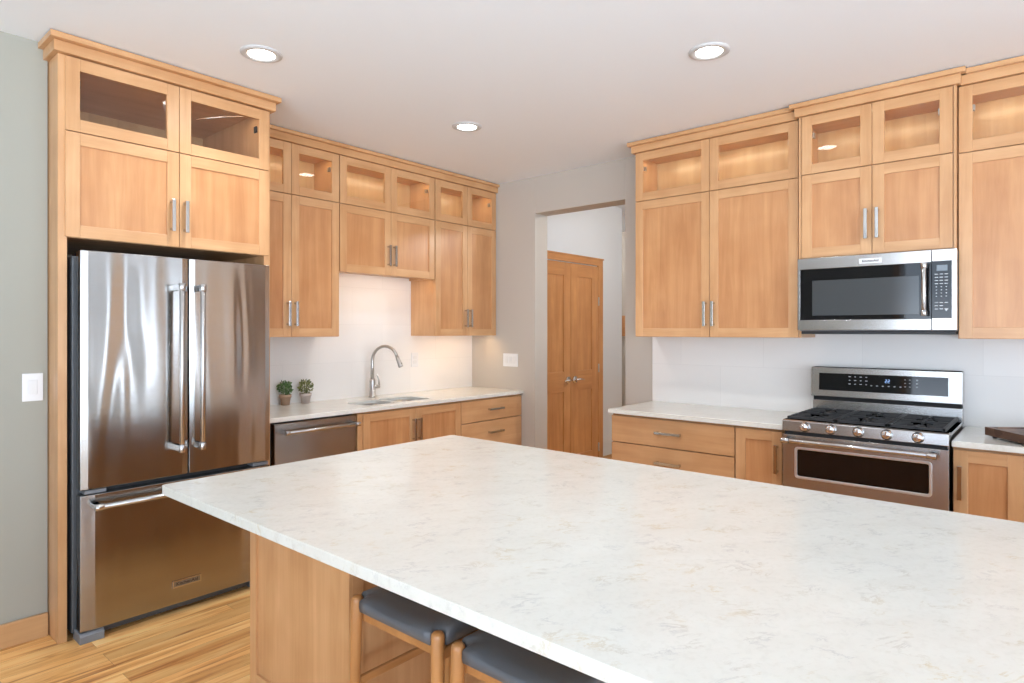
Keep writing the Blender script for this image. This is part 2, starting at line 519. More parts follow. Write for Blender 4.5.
# ------------------------------------------------------------------ room shell
XD = XB + 0.18        # far face of the range wall / jamb depth
OY0, OY1, OZ = 2.58, 3.492, 2.492
HY = 3.66             # hall wall with the double door
XE = 7.6              # far end of the hall
T = 0.12
structure(MB().box(-0.55, XE + T, -1.75, 5.4, -0.08, 0.0).build('floor', M_FLOOR))
structure(MB().box(XBK - T, -0.55, YRT - T, 5.4, -0.08, 0.004).box(-0.55, XD, YRT - T, -1.75, -0.08, 0.004).build('floor_pale_bounce', M_PALE_BOUNCE))  # unseen pale floor, added to keep warm bounce off the ceiling
structure(MB().box(XBK - T, XE + T, YRT - T, 5.4, CEIL, CEIL + 0.1).build('ceiling', M_CEIL))
# wall left of the refrigerator, ends in the refrigerator alcove
structure(MB().box(XBK, 0.838, YL, YL + T, 0, CEIL).box(0.72, 0.838, YL + T, YA + 0.02, 0, CEIL).build('wall_left', M_WALL_L))
structure(MB().box(0.72, XB, YA + 0.01, YA + 0.13, 0, CEIL).build('wall_sink_side', M_WALL_B))
structure(MB().box(1.90, XB, YA, YA + 0.010, 0.90, 1.93).build('wall_sink_tile', M_TILE_A))
# range wall with the cased opening
w = MB()
w.box(XB, XD, YRT, OY0, 0, CEIL).box(XB, XD, OY1, YA + 0.13, 0, CEIL).box(XB, XD, OY0, OY1, OZ, CEIL)
structure(w.build('wall_range_side', M_WALL_B, bevel=0.003))
structure(MB().box(XB - 0.009, XB, -1.4, 2.335, 0.90, 1.93).build('wall_range_tile', M_TILE_B))
# hall beyond the opening
structure(MB().box(XD, 6.14, HY, HY + 0.12, 0, CEIL).build('wall_hall_left', M_WALL_H))
structure(MB().box(6.14 - 0.0, 6.26, HY + 0.12, 5.3, 0, CEIL).build('wall_hall_return', M_WALL_H))
structure(MB().box(XE, XE + T, 1.0, 5.3, 0, CEIL).build('wall_hall_end', M_WALL_B))
structure(MB().box(XD, XE + T, 1.0 - T, 1.0, 0, CEIL).build('wall_hall_right', M_WALL_H))
structure(MB().box(6.14, XE + T, 5.3, 5.4, 0, CEIL).build('wall_hall_far', M_WALL_H))
structure(MB().box(XD, XD + 0.05, HY + 0.12, 5.4, 0, CEIL).build('wall_hall_back', M_WALL_H))
structure(MB().box(XB - 0.60, XB, -3.0, -0.95, 0, 2.45).build('pantry_reflection_block', MV))   # unseen maple block for an inferred pantry, added to tint the refrigerator reflection
# walls behind and right of the camera, with window openings
def wall_with_windows(name, fixed, horiz, lo, hi, wins, mat):
    w = MB(); cuts = [lo]
    def b(a, c, z0, z1):
        if horiz == 'y': w.box(fixed - T, fixed, a, c, z0, z1)
        else: w.box(a, c, fixed - T, fixed, z0, z1)
    cur = lo
    for a, c in wins:
        b(cur, a, 0, CEIL); b(a, c, 0, WZ0); b(a, c, WZ1, CEIL); cur = c
    b(cur, hi, 0, CEIL)
    return structure(w.build(name, mat))
wall_with_windows('wall_back', XBK, 'y', YRT - T, YL + T, WIN_X, M_WALL_L)
wall_with_windows('wall_right', YRT, 'x', XBK, XD, WIN_Y, M_WALL_H)
wi = 0
for horiz, fixed, wins in (('y', XBK, WIN_X), ('x', YRT, WIN_Y)):
    for a, c in wins:
        wi += 1
        f = MB()
        mid = (a + c) / 2
        bars = [(a, a + 0.06, WZ0, WZ1), (c - 0.06, c, WZ0, WZ1), (mid - 0.035, mid + 0.035, WZ0, WZ1), (a, c, WZ0, WZ0 + 0.06), (a, c, WZ1 - 0.06, WZ1)]
        for p, q, z0, z1 in bars:
            if horiz == 'y': f.box(fixed - 0.09, fixed - 0.03, p, q, z0, z1)
            else: f.box(p, q, fixed - 0.09, fixed - 0.03, z0, z1)
        fr = structure(f.build('window_%d' % wi, M_TRIMW))
        g = MB()
        if horiz == 'y': g.box(fixed - 0.062, fixed - 0.058, a + 0.05, c - 0.05, WZ0 + 0.05, WZ1 - 0.05)
        else: g.box(a + 0.05, c - 0.05, fixed - 0.062, fixed - 0.058, WZ0 + 0.05, WZ1 - 0.05)
        g.build('window_pane', M_GLASS, fr)
        k = MB()
        for p, q, z0, z1 in ((a - 0.08, a, WZ0 - 0.08, WZ1 + 0.08), (c, c + 0.08, WZ0 - 0.08, WZ1 + 0.08), (a, c, WZ0 - 0.08, WZ0), (a, c, WZ1, WZ1 + 0.08)):
            if horiz == 'y': k.box(fixed, fixed + 0.018, p, q, z0, z1)
            else: k.box(p, q, fixed, fixed + 0.018, z0, z1)
        k.build('window_casing', MV, fr)
# baseboards
structure(MB().box(XBK, 0.838, YL - 0.018, YL, 0, 0.112).build('baseboard_left', M_BASEBOARD, bevel=0.004))
structure(MB().box(XD, 4.60, HY - 0.018, HY, 0, 0.112).box(5.73, 6.14, HY - 0.018, HY, 0, 0.112).build('baseboard_hall', M_BASEBOARD, bevel=0.004))
structure(MB().box(XB - 0.016, XB, OY1, 3.60, 0, 0.112).box(XB - 0.016, XB, 2.34, OY0, 0, 0.112).build('baseboard_range_side', M_BASEBOARD, bevel=0.004))
structure(MB().box(XE - 0.06, XE, 3.9, 5.25, 1.38, 1.66).build('trim_1', M_DOORWOOD_H))
structure(MB().box(XE - 0.02, XE, 1.0, 5.3, 0, 0.14).build('baseboard_hall_end', M_DOORWOOD_H))

# double door in the hall
CZ = 2.135
cas = MB()
cas.box(4.565, 4.637, HY - 0.02, HY, 0, CZ).box(5.634, 5.721, HY - 0.02, HY, 0, CZ).box(4.565, 5.721, HY - 0.02, HY, CZ, CZ + 0.075, 1)
cas.box(4.560, 5.730, HY - 0.028, HY, CZ + 0.062, CZ + 0.078, 1)
structure(cas.build('trim_2', [M_DOORWOOD, M_DOORWOOD_H], bevel=0.002))
def hall_door(idx, x0, x1, side):
    root = thing('door_%d' % idx, None, None, (x0, HY - 0.001, 0.01))
    root['kind'] = 'structure'
    w_, hgt = x1 - x0, CZ - 0.02
    d = MB()
    st = 0.115
    zr = [(0, 0.20), (0.84, 1.04), (hgt - 0.13, hgt)]
    d.box(0, st, -0.015, 0.0, 0, hgt).box(w_ - st, w_, -0.015, 0.0, 0, hgt)
    for a, b in zr: d.box(st, w_ - st, -0.015, 0, a, b, 1)
    d.build('door_frame', [M_DOORWOOD, M_DOORWOOD_H], root, 0.0015)
    for a, b in ((0.20, 0.84), (1.04, hgt - 0.13)):
        MB().box(st - 0.002, w_ - st + 0.002, -0.003, 0, a - 0.002, b + 0.002).build('door_panel', M_DOORWOOD, root)
    hx = w_ - 0.055 if side > 0 else 0.055
    h = MB(); h.cyl((hx, -0.015, 0.955), (hx, -0.032, 0.955), 0.035)
    h.cyl((hx, -0.03, 0.955), (hx, -0.065, 0.955), 0.011)
    h.tube([(hx, -0.065, 0.955), (hx - side * 0.04, -0.068, 0.957), (hx - side * 0.11, -0.062, 0.952)], [0.011, 0.010, 0.007])
    h.build('lever_handle', M_CHROME, root)
    if side < 0:
        for z in (0.22, 1.05, 1.75):
            MB().cyl((w_ + 0.001, -0.022, z - 0.045), (w_ + 0.001, -0.022, z + 0.045), 0.007).build('hinge', M_SCREW, root)
hall_door(1, 4.640, 5.133, +1)
hall_door(2, 5.139, 5.632, -1)

# ------------------------------------------------------------------ recessed lights
def recessed(x, y, label, first=[None]):
    if first[0] is None:
        root = thing('recessed_light', label, 'ceiling light', (x, y, CEIL), 0, 'round recessed ceiling lights')
        MB().lathe([(0.063, 0.0), (0.066, -0.007), (0.086, -0.009), (0.098, -0.004), (0.099, 0.0)], n=48).build('trim_ring', M_RING, root)
        MB().lathe([(0.0, -0.003), (0.0655, -0.003), (0.0655, 0.0)], n=48).build('lens', M_LAMP, root)
        ld = bpy.data.lights.new('recessed_lamp', 'SPOT'); ld.energy = 33; ld.color = (0.95, 0.97, 1.0)
        ld.spot_size = radians(150); ld.spot_blend = 0.9; ld.shadow_soft_size = 0.06
        lo = bpy.data.objects.new('lamp', ld); link(lo, root); lo.location = (0, 0, -0.02)
        first[0] = root
        return root
    c = copy_tree(first[0]); c.location = (x, y, CEIL); c['label'] = label
    return c
recessed(1.555, 2.966, 'round recessed ceiling light above the refrigerator')
recessed(2.967, 1.280, 'round recessed ceiling light nearest the microwave')
recessed(3.003, 2.978, 'smallest round recessed ceiling light, near the far corner by the sink cabinets')
recessed(1.555, 1.28, 'round recessed ceiling light above the middle of the island')
hl = recessed(5.3, 1.9, 'added unseen ceiling light brightening the hall behind the opening')
for ch in hl.children:
    if ch.type == 'LIGHT': ch.data = ch.data.copy(); ch.data = bpy.data.lights.new('hall_fill', 'POINT'); ch.data.energy = 42; ch.data.color = (1.0, 0.98, 0.96); ch.data.shadow_soft_size = 0.06; ch.location.z = -0.12  # unseen point lamp, added to brighten the hall walls and door

h2 = copy_tree(hl)
for ch in h2.children:
    if ch.type == 'LIGHT': ch.data = ch.data.copy(); ch.data.energy = 14  # weaker unseen copy, added to brighten the far hall end
h2.location = (6.75, 4.95, CEIL); h2['label'] = 'added unseen ceiling light brightening the far end of the hall'
# ------------------------------------------------------------------ cabinet parts (local: width +x, front -y, back y = 0)
DT = 0.020
ST = 0.058
def bar_handle_v(x, yf, z0, z1, parent, mat=M_NICKEL):
    m = MB(); m.box(x - 0.0085, x + 0.0085, yf - 0.036, yf - 0.026, z0, z1)
    for z in (z0 + 0.006, z1 - 0.018): m.box(x - 0.0085, x + 0.0085, yf - 0.028, yf + 0.0005, z, z + 0.012)
    return m.build('handle', mat, parent, 0.0012)
def bar_handle_h(x0, x1, yf, z, parent, mat=M_NICKEL):
    m = MB(); m.box(x0, x1, yf - 0.036, yf - 0.026, z - 0.0085, z + 0.0085)
    for x in (x0 + 0.006, x1 - 0.018): m.box(x, x + 0.012, yf - 0.028, yf + 0.0005, z - 0.0085, z + 0.0085)
    return m.build('handle', mat, parent, 0.0012)

def shaker(name, x0, x1, z0, z1, yf, parent, glass=False, st=ST, handle=None):
    m = MB()
    g = 0.0016
    x0 += g; x1 -= g; z0 += g; z1 -= g
    m.box(x0, x0 + st, yf, yf + DT, z0, z1, 0).box(x1 - st, x1, yf, yf + DT, z0, z1, 0)
    m.box(x0 + st, x1 - st, yf, yf + DT, z1 - st, z1, 1).box(x0 + st, x1 - st, yf, yf + DT, z0, z0 + st, 1)
    d = m.build(name, WOODS, parent, 0.0014)
    if glass:
        MB().box(x0 + st - 0.004, x1 - st + 0.004, yf + 0.011, yf + 0.014, z0 + st - 0.004, z1 - st + 0.004).build('glass_pane', M_GLASS, d)
        # concealed hinge seen through the glass
    else:
        MB().box(x0 + st - 0.004, x1 - st + 0.004, yf + 0.009, yf + 0.015, z0 + st - 0.004, z1 - st + 0.004).build('door_panel', MVP, d)
    if handle: bar_handle_v(handle[0], yf, handle[1], handle[2], d)
    return d

ZT, ZS = 2.733, 2.382
def wall_cabinet(label, loc, rz, w, D, zb, splits, handles=True, lit=True, under=False, hz=(1.482, 1.648), side_l=0.0, side_r=0.0, hinge=True, group=None, name='wall_cabinet'):
    """loc = back left corner on the wall (x, y); z geometry is absolute height above the floor minus zb"""
    root = thing(name, label, 'cabinet', (loc[0], loc[1], zb), rz, group)
    t = 0.018
    H = ZT - zb; zs = ZS - zb
    y0 = -D + DT + 0.001
    b = MB()
    b.box(0, t, y0, -0.002, 0, H, 0).box(w - t, w, y0, -0.002, 0, H, 0)
    b.box(t, w - t, y0, -0.002, H - t, H, 1).box(t, w - t, y0, -0.002, 0.022, 0.022 + t, 1).box(t, w - t, y0, y0 + 0.018, 0.0, 0.022, 1).box(t, w - t, y0, -0.002, zs - t / 2, zs + t / 2, 1)
    b.build('cabinet_box', WOODS, root, 0.001)
    MB().box(t, w - t, -0.012, -0.003, 0.041, H - t).build('back_panel', M_INNER, root)
    if side_l: MB().box(0.0, side_l - 0.001, -D + 0.004, y0, 0, H).build('filler_strip', MV, root)
    if side_r: MB().box(w - side_r + 0.001, w, -D + 0.004, y0, 0, H).build('filler_strip', MV, root)
    n = len(splits) - 1
    for i in range(n):
        a, c = splits[i], splits[i + 1]
        gd = shaker('glass_door', a, c, zs + 0.001, H, -D, root, glass=True)
        hx = (c - 0.028 if i % 2 == 0 else a + 0.028) if n > 1 else (a + 0.028)
        shaker('door', a, c, 0.0, zs - 0.001, -D, root, handle=(hx, hz[0] - zb, hz[1] - zb) if handles else None)
        # dark concealed hinge cup on the inner side wall
        hxx = a + 0.062 if i % 2 == 0 else c - 0.062
        MB().box(hxx - 0.006, hxx + 0.006, -D + DT + 0.002, -D + DT + 0.03, H - 0.13, H - 0.10).build('hinge', M_SCREW, root)
    if lit:
        MB().box(t + 0.03, w - t - 0.03, y0 + 0.045, y0 + 0.055, H - t - 0.008, H - t - 0.0005).build('led_strip', M_LED, root)
        ld = bpy.data.lights.new('cabinet_interior_light', 'AREA'); ld.shape = 'RECTANGLE'; ld.size = w - 0.12; ld.size_y = 0.02
        ld.energy = 0.95 * w; ld.color = (1.0, 0.82, 0.54); ld.spread = radians(170)
        lo = link(bpy.data.objects.new('cabinet_interior_light', ld), root)
        lo.location = (w / 2, y0 + 0.05, H - t - 0.012); lo.rotation_euler = (radians(25), 0, 0)
    if under:
        MB().box(0.06, w - 0.06, y0 + 0.022, y0 + 0.040, 0.013, 0.0215).build('under_cabinet_light', M_LED, root)
        ld = bpy.data.lights.new('under_cabinet_led', 'AREA'); ld.shape = 'RECTANGLE'; ld.size = w - 0.14; ld.size_y = 0.02
        ld.energy = under; ld.color = (1.0, 0.66, 0.32)
        lo = link(bpy.data.objects.new('under_cabinet_led', ld), root); lo.location = (w / 2, y0 + 0.031, 0.011)
    return root

# --- sink wall uppers
yA = YA - 0.002
DA = yA - 3.951
wall_cabinet('maple wall cabinet with two tall doors beside the refrigerator', (1.886, yA), 0, 2.668 - 1.886, DA, 1.407,
             [0.016, 2.286 - 1.886, 0.780], hz=(1.482, 1.650))
wall_cabinet('short maple wall cabinet with two doors high above the sink faucet', (2.670, yA), 0, 3.605 - 2.670, DA, 1.883,
             [0.002, 3.139 - 2.670, 0.930], under=0.6, hz=(1.955, 2.118))
wall_cabinet('maple wall cabinet with two tall narrow doors in the far corner right of the faucet', (3.607, yA), 0, 4.372 - 3.607, DA, 1.407,
             [0.002, 3.991 - 3.607, 0.762], under=0.9, hz=(1.482, 1.640))
cr = thing('crown_molding', 'long maple crown molding over the sink wall cabinets', 'crown molding', (1.888, yA, 0), 0)
m = MB(); XC0 = 1.932 - 1.888
m.box(XC0, 4.374 - 1.888, -DA - 0.020, -0.001, ZT + 0.001, ZT + 0.051, 1).box(XC0, 4.374 - 1.888, -DA - 0.040, -0.001, ZT + 0.051, CEIL - 0.006, 1)
m.build('crown_board', WOODS, cr, 0.002)

# --- refrigerator surround: one tall unit
def fridge_cabinet():
    x0, x1 = 0.842, 1.882
    yf = 3.478
    D = yA - yf
    root = thing('refrigerator_cabinet', 'tall maple cabinet surrounding the refrigerator, with dark glass doors on top', 'cabinet', (x0, yA, 0), 0)
    w = x1 - x0; t = 0.018
    MB().box(0, 0.037, -D + 0.012, -0.002, 0, ZT).build('side_panel', MV, root, 0.0015)
    MB().box(w - 0.037, w, -D + 0.012, -0.002, 0, ZT).build('side_panel', MV, root, 0.0015)
    zb = 1.886
    b = MB()
    y0 = -D + DT + 0.001
    a, c = 0.038, w - 0.038
    b.box(a, a + t, y0, -0.002, zb, ZT, 0).box(c - t, c, y0, -0.002, zb, ZT, 0)
    for z in (zb, ZS - t / 2, ZT - t): b.box(a + t, c - t, y0, -0.002, z, z + t, 1)
    ld = bpy.data.lights.new('cabinet_interior_light', 'AREA'); ld.shape = 'RECTANGLE'; ld.size = 0.85; ld.size_y = 0.02
    ld.energy = 0.7; ld.color = (1.0, 0.74, 0.5)  # weak lamp added to lift the unlit interior; no LED strip here
    lo = link(bpy.data.objects.new('cabinet_interior_light', ld), root); lo.location = (w / 2, y0 + 0.05, ZT - t - 0.012)
    b.build('cabinet_box', WOODS, root, 0.001)
    MB().box(a + t, c - t, -0.012, -0.003, zb + t, ZT - t).build('back_panel', M_INNER, root)
    xs = [0.026, 1.372 - x0, 1.870 - x0]
    for i in range(2):
        shaker('glass_door', xs[i], xs[i + 1], ZS + 0.001, ZT - 0.003, -D, root, glass=True)
        hx = (1.334 if i == 0 else 1.400) - x0
        shaker('door', xs[i], xs[i + 1], zb, ZS - 0.001, -D, root, handle=(hx, 1.964, 2.130))
        hxx = xs[i] + 0.064 if i == 0 else xs[i + 1] - 0.064
        MB().box(hxx - 0.004, hxx + 0.004, -D + DT + 0.002, -D + DT + 0.03, ZT - 0.135, ZT - 0.10).build('hinge', M_DARK, root)
    # adjustable stay behind the right glass door
    MB().tube([(1.50 - x0, -D + 0.10, ZT - 0.12), (1.62 - x0, -D + 0.07, ZT - 0.085), (1.76 - x0, -D + 0.03, ZT - 0.055)], 0.003).build('door_stay', M_NICKEL, root)
    m = MB()
    z = ZT
    m.box(-0.022, w + 0.022, -D - 0.018, -0.001, z + 0.001, z + 0.050, 1)
    m.box(-0.042, w + 0.038, -D - 0.052, -0.001, z + 0.050, CEIL - 0.005, 1)
    m.build('crown_molding', WOODS, root, 0.002)
    return root
fridge_cabinet()

# --- range wall uppers (rotated: local x = -world y)
RB = -pi / 2
xB = XB - 0.010
def bcab(label, y_left, y_right, xf, zb, splits_world, cr_l, cr_r, **kw):
    D = xB - xf
    root = wall_cabinet(label, (xB, y_left), RB, y_left - y_right, D, zb, [y_left - s for s in splits_world], **kw)
    m = MB(); w = y_left - y_right; z = ZT - zb
    a, c = 0.020, 0.043
    m.box(-a * cr_l, w + a * cr_r, -D - a, -0.001, z + 0.001, z + 0.051, 1)
    m.box(-c * cr_l, w + c * cr_r, -D - c, -0.001, z + 0.050, CEIL - 0.006 - zb, 1)
    m.build('crown_molding', WOODS, root, 0.002)
    return root
bcab('maple wall cabinet with two wide tall doors between the hall opening and the microwave', 2.306, 1.171, 4.051, 1.407, [2.304, 1.745, 1.182], 1, 0, hz=(1.480, 1.645))
bcab('short maple wall cabinet with two doors directly above the microwave', 1.169, 0.388, 4.010, 1.882, [1.155, 0.778, 0.402], 1, 1, hz=(1.967, 2.137), side_l=0.013, side_r=0.013)
bcab('maple wall cabinet right of the microwave at the photo edge', 0.386, -0.48, 4.051, 1.407, [0.383, -0.047, -0.477], 0, 1, hz=(1.480, 1.645))

# ------------------------------------------------------------------ base cabinets
def base_cabinet(label, loc, rz, w, D, kind, group=None, handle_side=1, splits=None, fillers=(0, 0)):
    root = thing('base_cabinet', label, 'cabinet', (loc[0], loc[1], 0), rz, group)
    t = 0.018; y0 = -D + DT + 0.001
    b = MB()
    b.box(0, t, y0, -0.002, 0.10, 0.883, 0).box(w - t, w, y0, -0.002, 0.10, 0.883, 0).box(t, w - t, y0, -0.002, 0.10, 0.118, 1)
    b.box(t, w - t, y0, y0 + 0.06, 0.865, 0.883, 1)
    b.box(t, w - t, -0.02, -0.002, 0.118, 0.883, 0)
    b.box(0.002, w - 0.002, y0 + 0.06, y0 + 0.075, 0.0, 0.10, 1)
    b.build('cabinet_box', WOODS, root, 0.001)
    if fillers[0]: MB().box(0.0, fillers[0] - 0.001, -D + 0.003, y0, 0.10, 0.875).build('filler_strip', MV, root)
    if fillers[1]: MB().box(w - fillers[1] + 0.001, w, -D + 0.003, y0, 0.10, 0.875).build('filler_strip', MV, root)
    splits = splits or [0.002, w - 0.002]
    if kind == 'drawers':
        hc = None
        for z0, z1, hz in ((0.691, 0.871, 0.785), (0.412, 0.688, 0.590), (0.105, 0.409, 0.32)):
            d = MB().box(splits[0], splits[1], -D, -D + DT, z0 + 0.002, z1 - 0.001, 0).build('drawer', [MH], root, 0.0014)
            c = (splits[0] + splits[1]) / 2
            if rz == 0: c += 0.022
            bar_handle_h(c - 0.09, c + 0.09, -D, hz, d)
    else:
        n = len(splits) - 1
        for i in range(n):
            a, c = splits[i], splits[i + 1]
            if n == 2: hx = c - 0.026 if i == 0 else a + 0.026
            else: hx = c - 0.030 if handle_side > 0 else a + 0.028
            shaker('door', a, c, 0.105, 0.871, -D, root, handle=(hx, 0.630, 0.795))
    return root
DBA = yA - 3.643
base_cabinet('maple sink base cabinet with two doors right of the dishwasher', (2.606, yA), 0, 3.606 - 2.606, DBA, 'doors', splits=[0.046, 3.130 - 2.606, 3.604 - 2.606], fillers=(0.044, 0))
base_cabinet('maple drawer base cabinet in the far corner right of the sink doors', (3.608, yA), 0, 4.372 - 3.608, DBA, 'drawers')
DBB = xB - 3.747
base_cabinet('maple drawer base cabinet beside the hall opening, left of the range', (xB, 2.316), RB, 2.316 - 1.457, DBB, 'drawers')
base_cabinet('narrow maple base cabinet with one door touching the left side of the range', (xB, 1.455), RB, 1.455 - 1.178, DBB, 'door', handle_side=1)
base_cabinet('maple base cabinet with one door under the cutting board, right of the range', (xB, 0.378), RB, 0.378 - 0.104, DBB, 'door', handle_side=-1)
base_cabinet('maple base cabinet at the right photo edge, past the cutting board door', (xB, 0.102), RB, 0.90, DBB, 'doors', splits=[0.002, 0.45, 0.898])

# worktops
bowls = [rrect(2.745, 3.030, 3.735, 4.000, 0.045), rrect(3.062, 3.375, 3.735, 4.040, 0.05)]
o = slab('worktop', [(1.886, 3.623), (4.374, 3.623), (4.374, YA - 0.001), (1.886, YA - 0.001)], bowls, 0.885, 0.914, M_QUARTZ2)
tag(o, 'white quartz worktop with the sink cut into it, along the faucet wall', 'worktop')
o = slab('worktop', [(3.722, 1.172), (XB - 0.010, 1.172), (XB - 0.010, 2.328), (3.722, 2.328)], [], 0.885, 0.914, M_QUARTZ2)
tag(o, 'white quartz worktop left of the range, ending at the hall opening', 'worktop')
o = slab('worktop', [(3.722, -0.80), (XB - 0.010, -0.80), (XB - 0.010, 0.380), (3.722, 0.380)], [], 0.885, 0.914, M_QUARTZ2)
tag(o, 'white quartz worktop right of the range, under the wooden cutting board', 'worktop')

# sink: two bowls
sk = thing('sink', 'stainless double bowl undermount sink in front of the faucet', 'sink', (3.05, 3.88, 0.884))
M_SINK = stainless('sink_steel', (0.55, 0.55, 0.55), 0.28)
for (x0, x1, y0, y1, r) in ((2.745, 3.030, 3.735, 4.000, 0.045), (3.062, 3.375, 3.735, 4.040, 0.05)):
    m = MB(); rings = []
    for off, z, rr in ((0.014, 0.8845, r), (0.0, 0.8845, r), (-0.004, 0.80, r), (-0.010, 0.72, r), (-0.035, 0.70, r * 0.7)):
        L = rrect(x0 - off - 3.05, x1 + off - 3.05, y0 - off - 3.88, y1 + off - 3.88, rr)
        rings.append([m.bm.verts.new((x, y, z - 0.884)) for x, y in L])
    for a, b in zip(rings, rings[1:]):
        for k in range(len(a)):
            f = m.bm.faces.new([a[k], a[(k + 1) % len(a)], b[(k + 1) % len(a)], b[k]]); f.smooth = True
    m.bm.faces.new(rings[-1])
    bw = m.build('sink_bowl', M_SINK, sk)
    sm = bw.modifiers.new('solid', 'SOLIDIFY'); sm.thickness = 0.0012; sm.offset = 1
    cx, cy = (x0 + x1) / 2 - 3.05, (y0 + y1) / 2 - 3.88
    MB().lathe([(0, 0.003), (0.025, 0.003), (0.04, 0.0045), (0.045, 0.0)], (cx, cy, 0.70 - 0.884 + 0.001), n=28).build('drain', M_CHROME, sk)

# faucet
fx, fy = 3.128, 4.175
fa = thing('faucet', 'tall stainless gooseneck faucet behind the sink', 'faucet', (fx, fy, 0.9145))
MB().lathe([(0, 0), (0.030, 0), (0.030, 0.006), (0.0245, 0.010), (0.0235, 0.13), (0.0205, 0.15), (0.0, 0.152)], n=28).build('faucet_body', M_FAUCET, fa)
dv = Vector((0.075, -0.25)).normalized()
pts = [(0, 0, 0.14), (0, 0, 0.25)]
R0 = 0.122
for k in range(0, 17):
    a = radians(180 - 160 * k / 16)
    s_ = R0 + R0 * cos(a); pts.append((dv.x * s_, dv.y * s_, 0.29 + R0 * sin(a)))
MB().tube(pts, [0.0155, 0.014] + [0.0125] * 17, 18).build('spout', M_FAUCET, fa)
e = Vector(pts[-1]); dn = (Vector(pts[-1]) - Vector(pts[-2])).normalized()
m = MB(); m.lathe([(0, 0), (0.0135, 0.0), (0.016, 0.025), (0.0195, 0.082), (0.019, 0.09), (0, 0.09)], e, dn, 24)
sp = m.build('spray_head', M_FAUCET, fa)
q = e + dn * 0.06 + Vector((dv.x, dv.y, 0)) * 0.018
MB().lathe([(0, -0.004), (0.007, -0.002), (0.007, 0.002), (0, 0.004)], q, (dv.x, dv.y, 0.2), 16).build('spray_button', M_DARK, sp)
m = MB(); m.cyl((0.015, -0.004, 0.085), (0.060, -0.012, 0.085), 0.016); m.tube([(0.058, -0.012, 0.087), (0.055, -0.014, 0.135), (0.035, -0.016, 0.18)], [0.008, 0.006, 0.0045])
m.build('lever', M_FAUCET, fa)

# plants
def plant(x, y, label, potmat, leafm, seed, hh):
    random.seed(seed)
    root = thing('potted_plant', label, 'potted plant', (x, y, 0.9145), random.random() * 6, 'small potted plants beside the refrigerator')
    MB().lathe([(0, 0), (0.029, 0), (0.037, 0.055), (0.042, 0.055), (0.043, 0.076), (0.038, 0.076), (0.036, 0.066), (0, 0.066)], n=28).build('pot', potmat, root)
    MB().lathe([(0, 0.070), (0.02, 0.0705), (0.037, 0.067)], n=20).build('soil', M_SOIL, root)
    m = MB()
    for i in range(330):
        a = random.random() * 2 * pi; el = math.acos(random.uniform(-0.95, 1)); rr = random.uniform(0.5, 1.0)
        c = Vector((cos(a) * sin(el) * 0.050 * rr, sin(a) * sin(el) * 0.050 * rr, 0.080 + hh * 0.42 + cos(el) * hh * 0.5 * rr))
        L = random.uniform(0.012, 0.019); W = L * 0.55
        d = Vector((cos(a) * sin(el), sin(a) * sin(el), cos(el) * 0.8 + 0.2)).normalized()
        d = (d + Vector((random.uniform(-.6, .6), random.uniform(-.6, .6), random.uniform(-.4, .6)))).normalized()
        sd = d.cross(Vector((random.uniform(-1, 1), random.uniform(-1, 1), random.uniform(-1, 1)))).normalized()
        nr = d.cross(sd)
        P = [c, c + d * L * 0.35 + sd * W * 0.5 - nr * 0.001, c + d * L * 0.75 + sd * W * 0.42, c + d * L + nr * 0.002, c + d * L * 0.75 - sd * W * 0.42, c + d * L * 0.35 - sd * W * 0.5 - nr * 0.001]
        vs = [m.bm.verts.new(p) for p in P]
        m.bm.faces.new(vs)
    for i in range(9):
        a = random.random() * 2 * pi; r_ = random.uniform(0.01, 0.035)
        m.tube([(0.004 * cos(a), 0.004 * sin(a), 0.066), (r_ * cos(a), r_ * sin(a), 0.075 + hh * 0.8)], 0.0013, 5)
    fo = m.build('foliage', leafm, root)
    return root
plant(2.385, 4.205, 'small green plant in a brown clay pot, the one closer to the refrigerator', M_TERRA, M_LEAF1, 3, 0.098)
plant(2.535, 4.185, 'small olive green plant in a pale pinkish pot, the one closer to the sink', M_TERRA2, M_LEAF2, 11, 0.100)

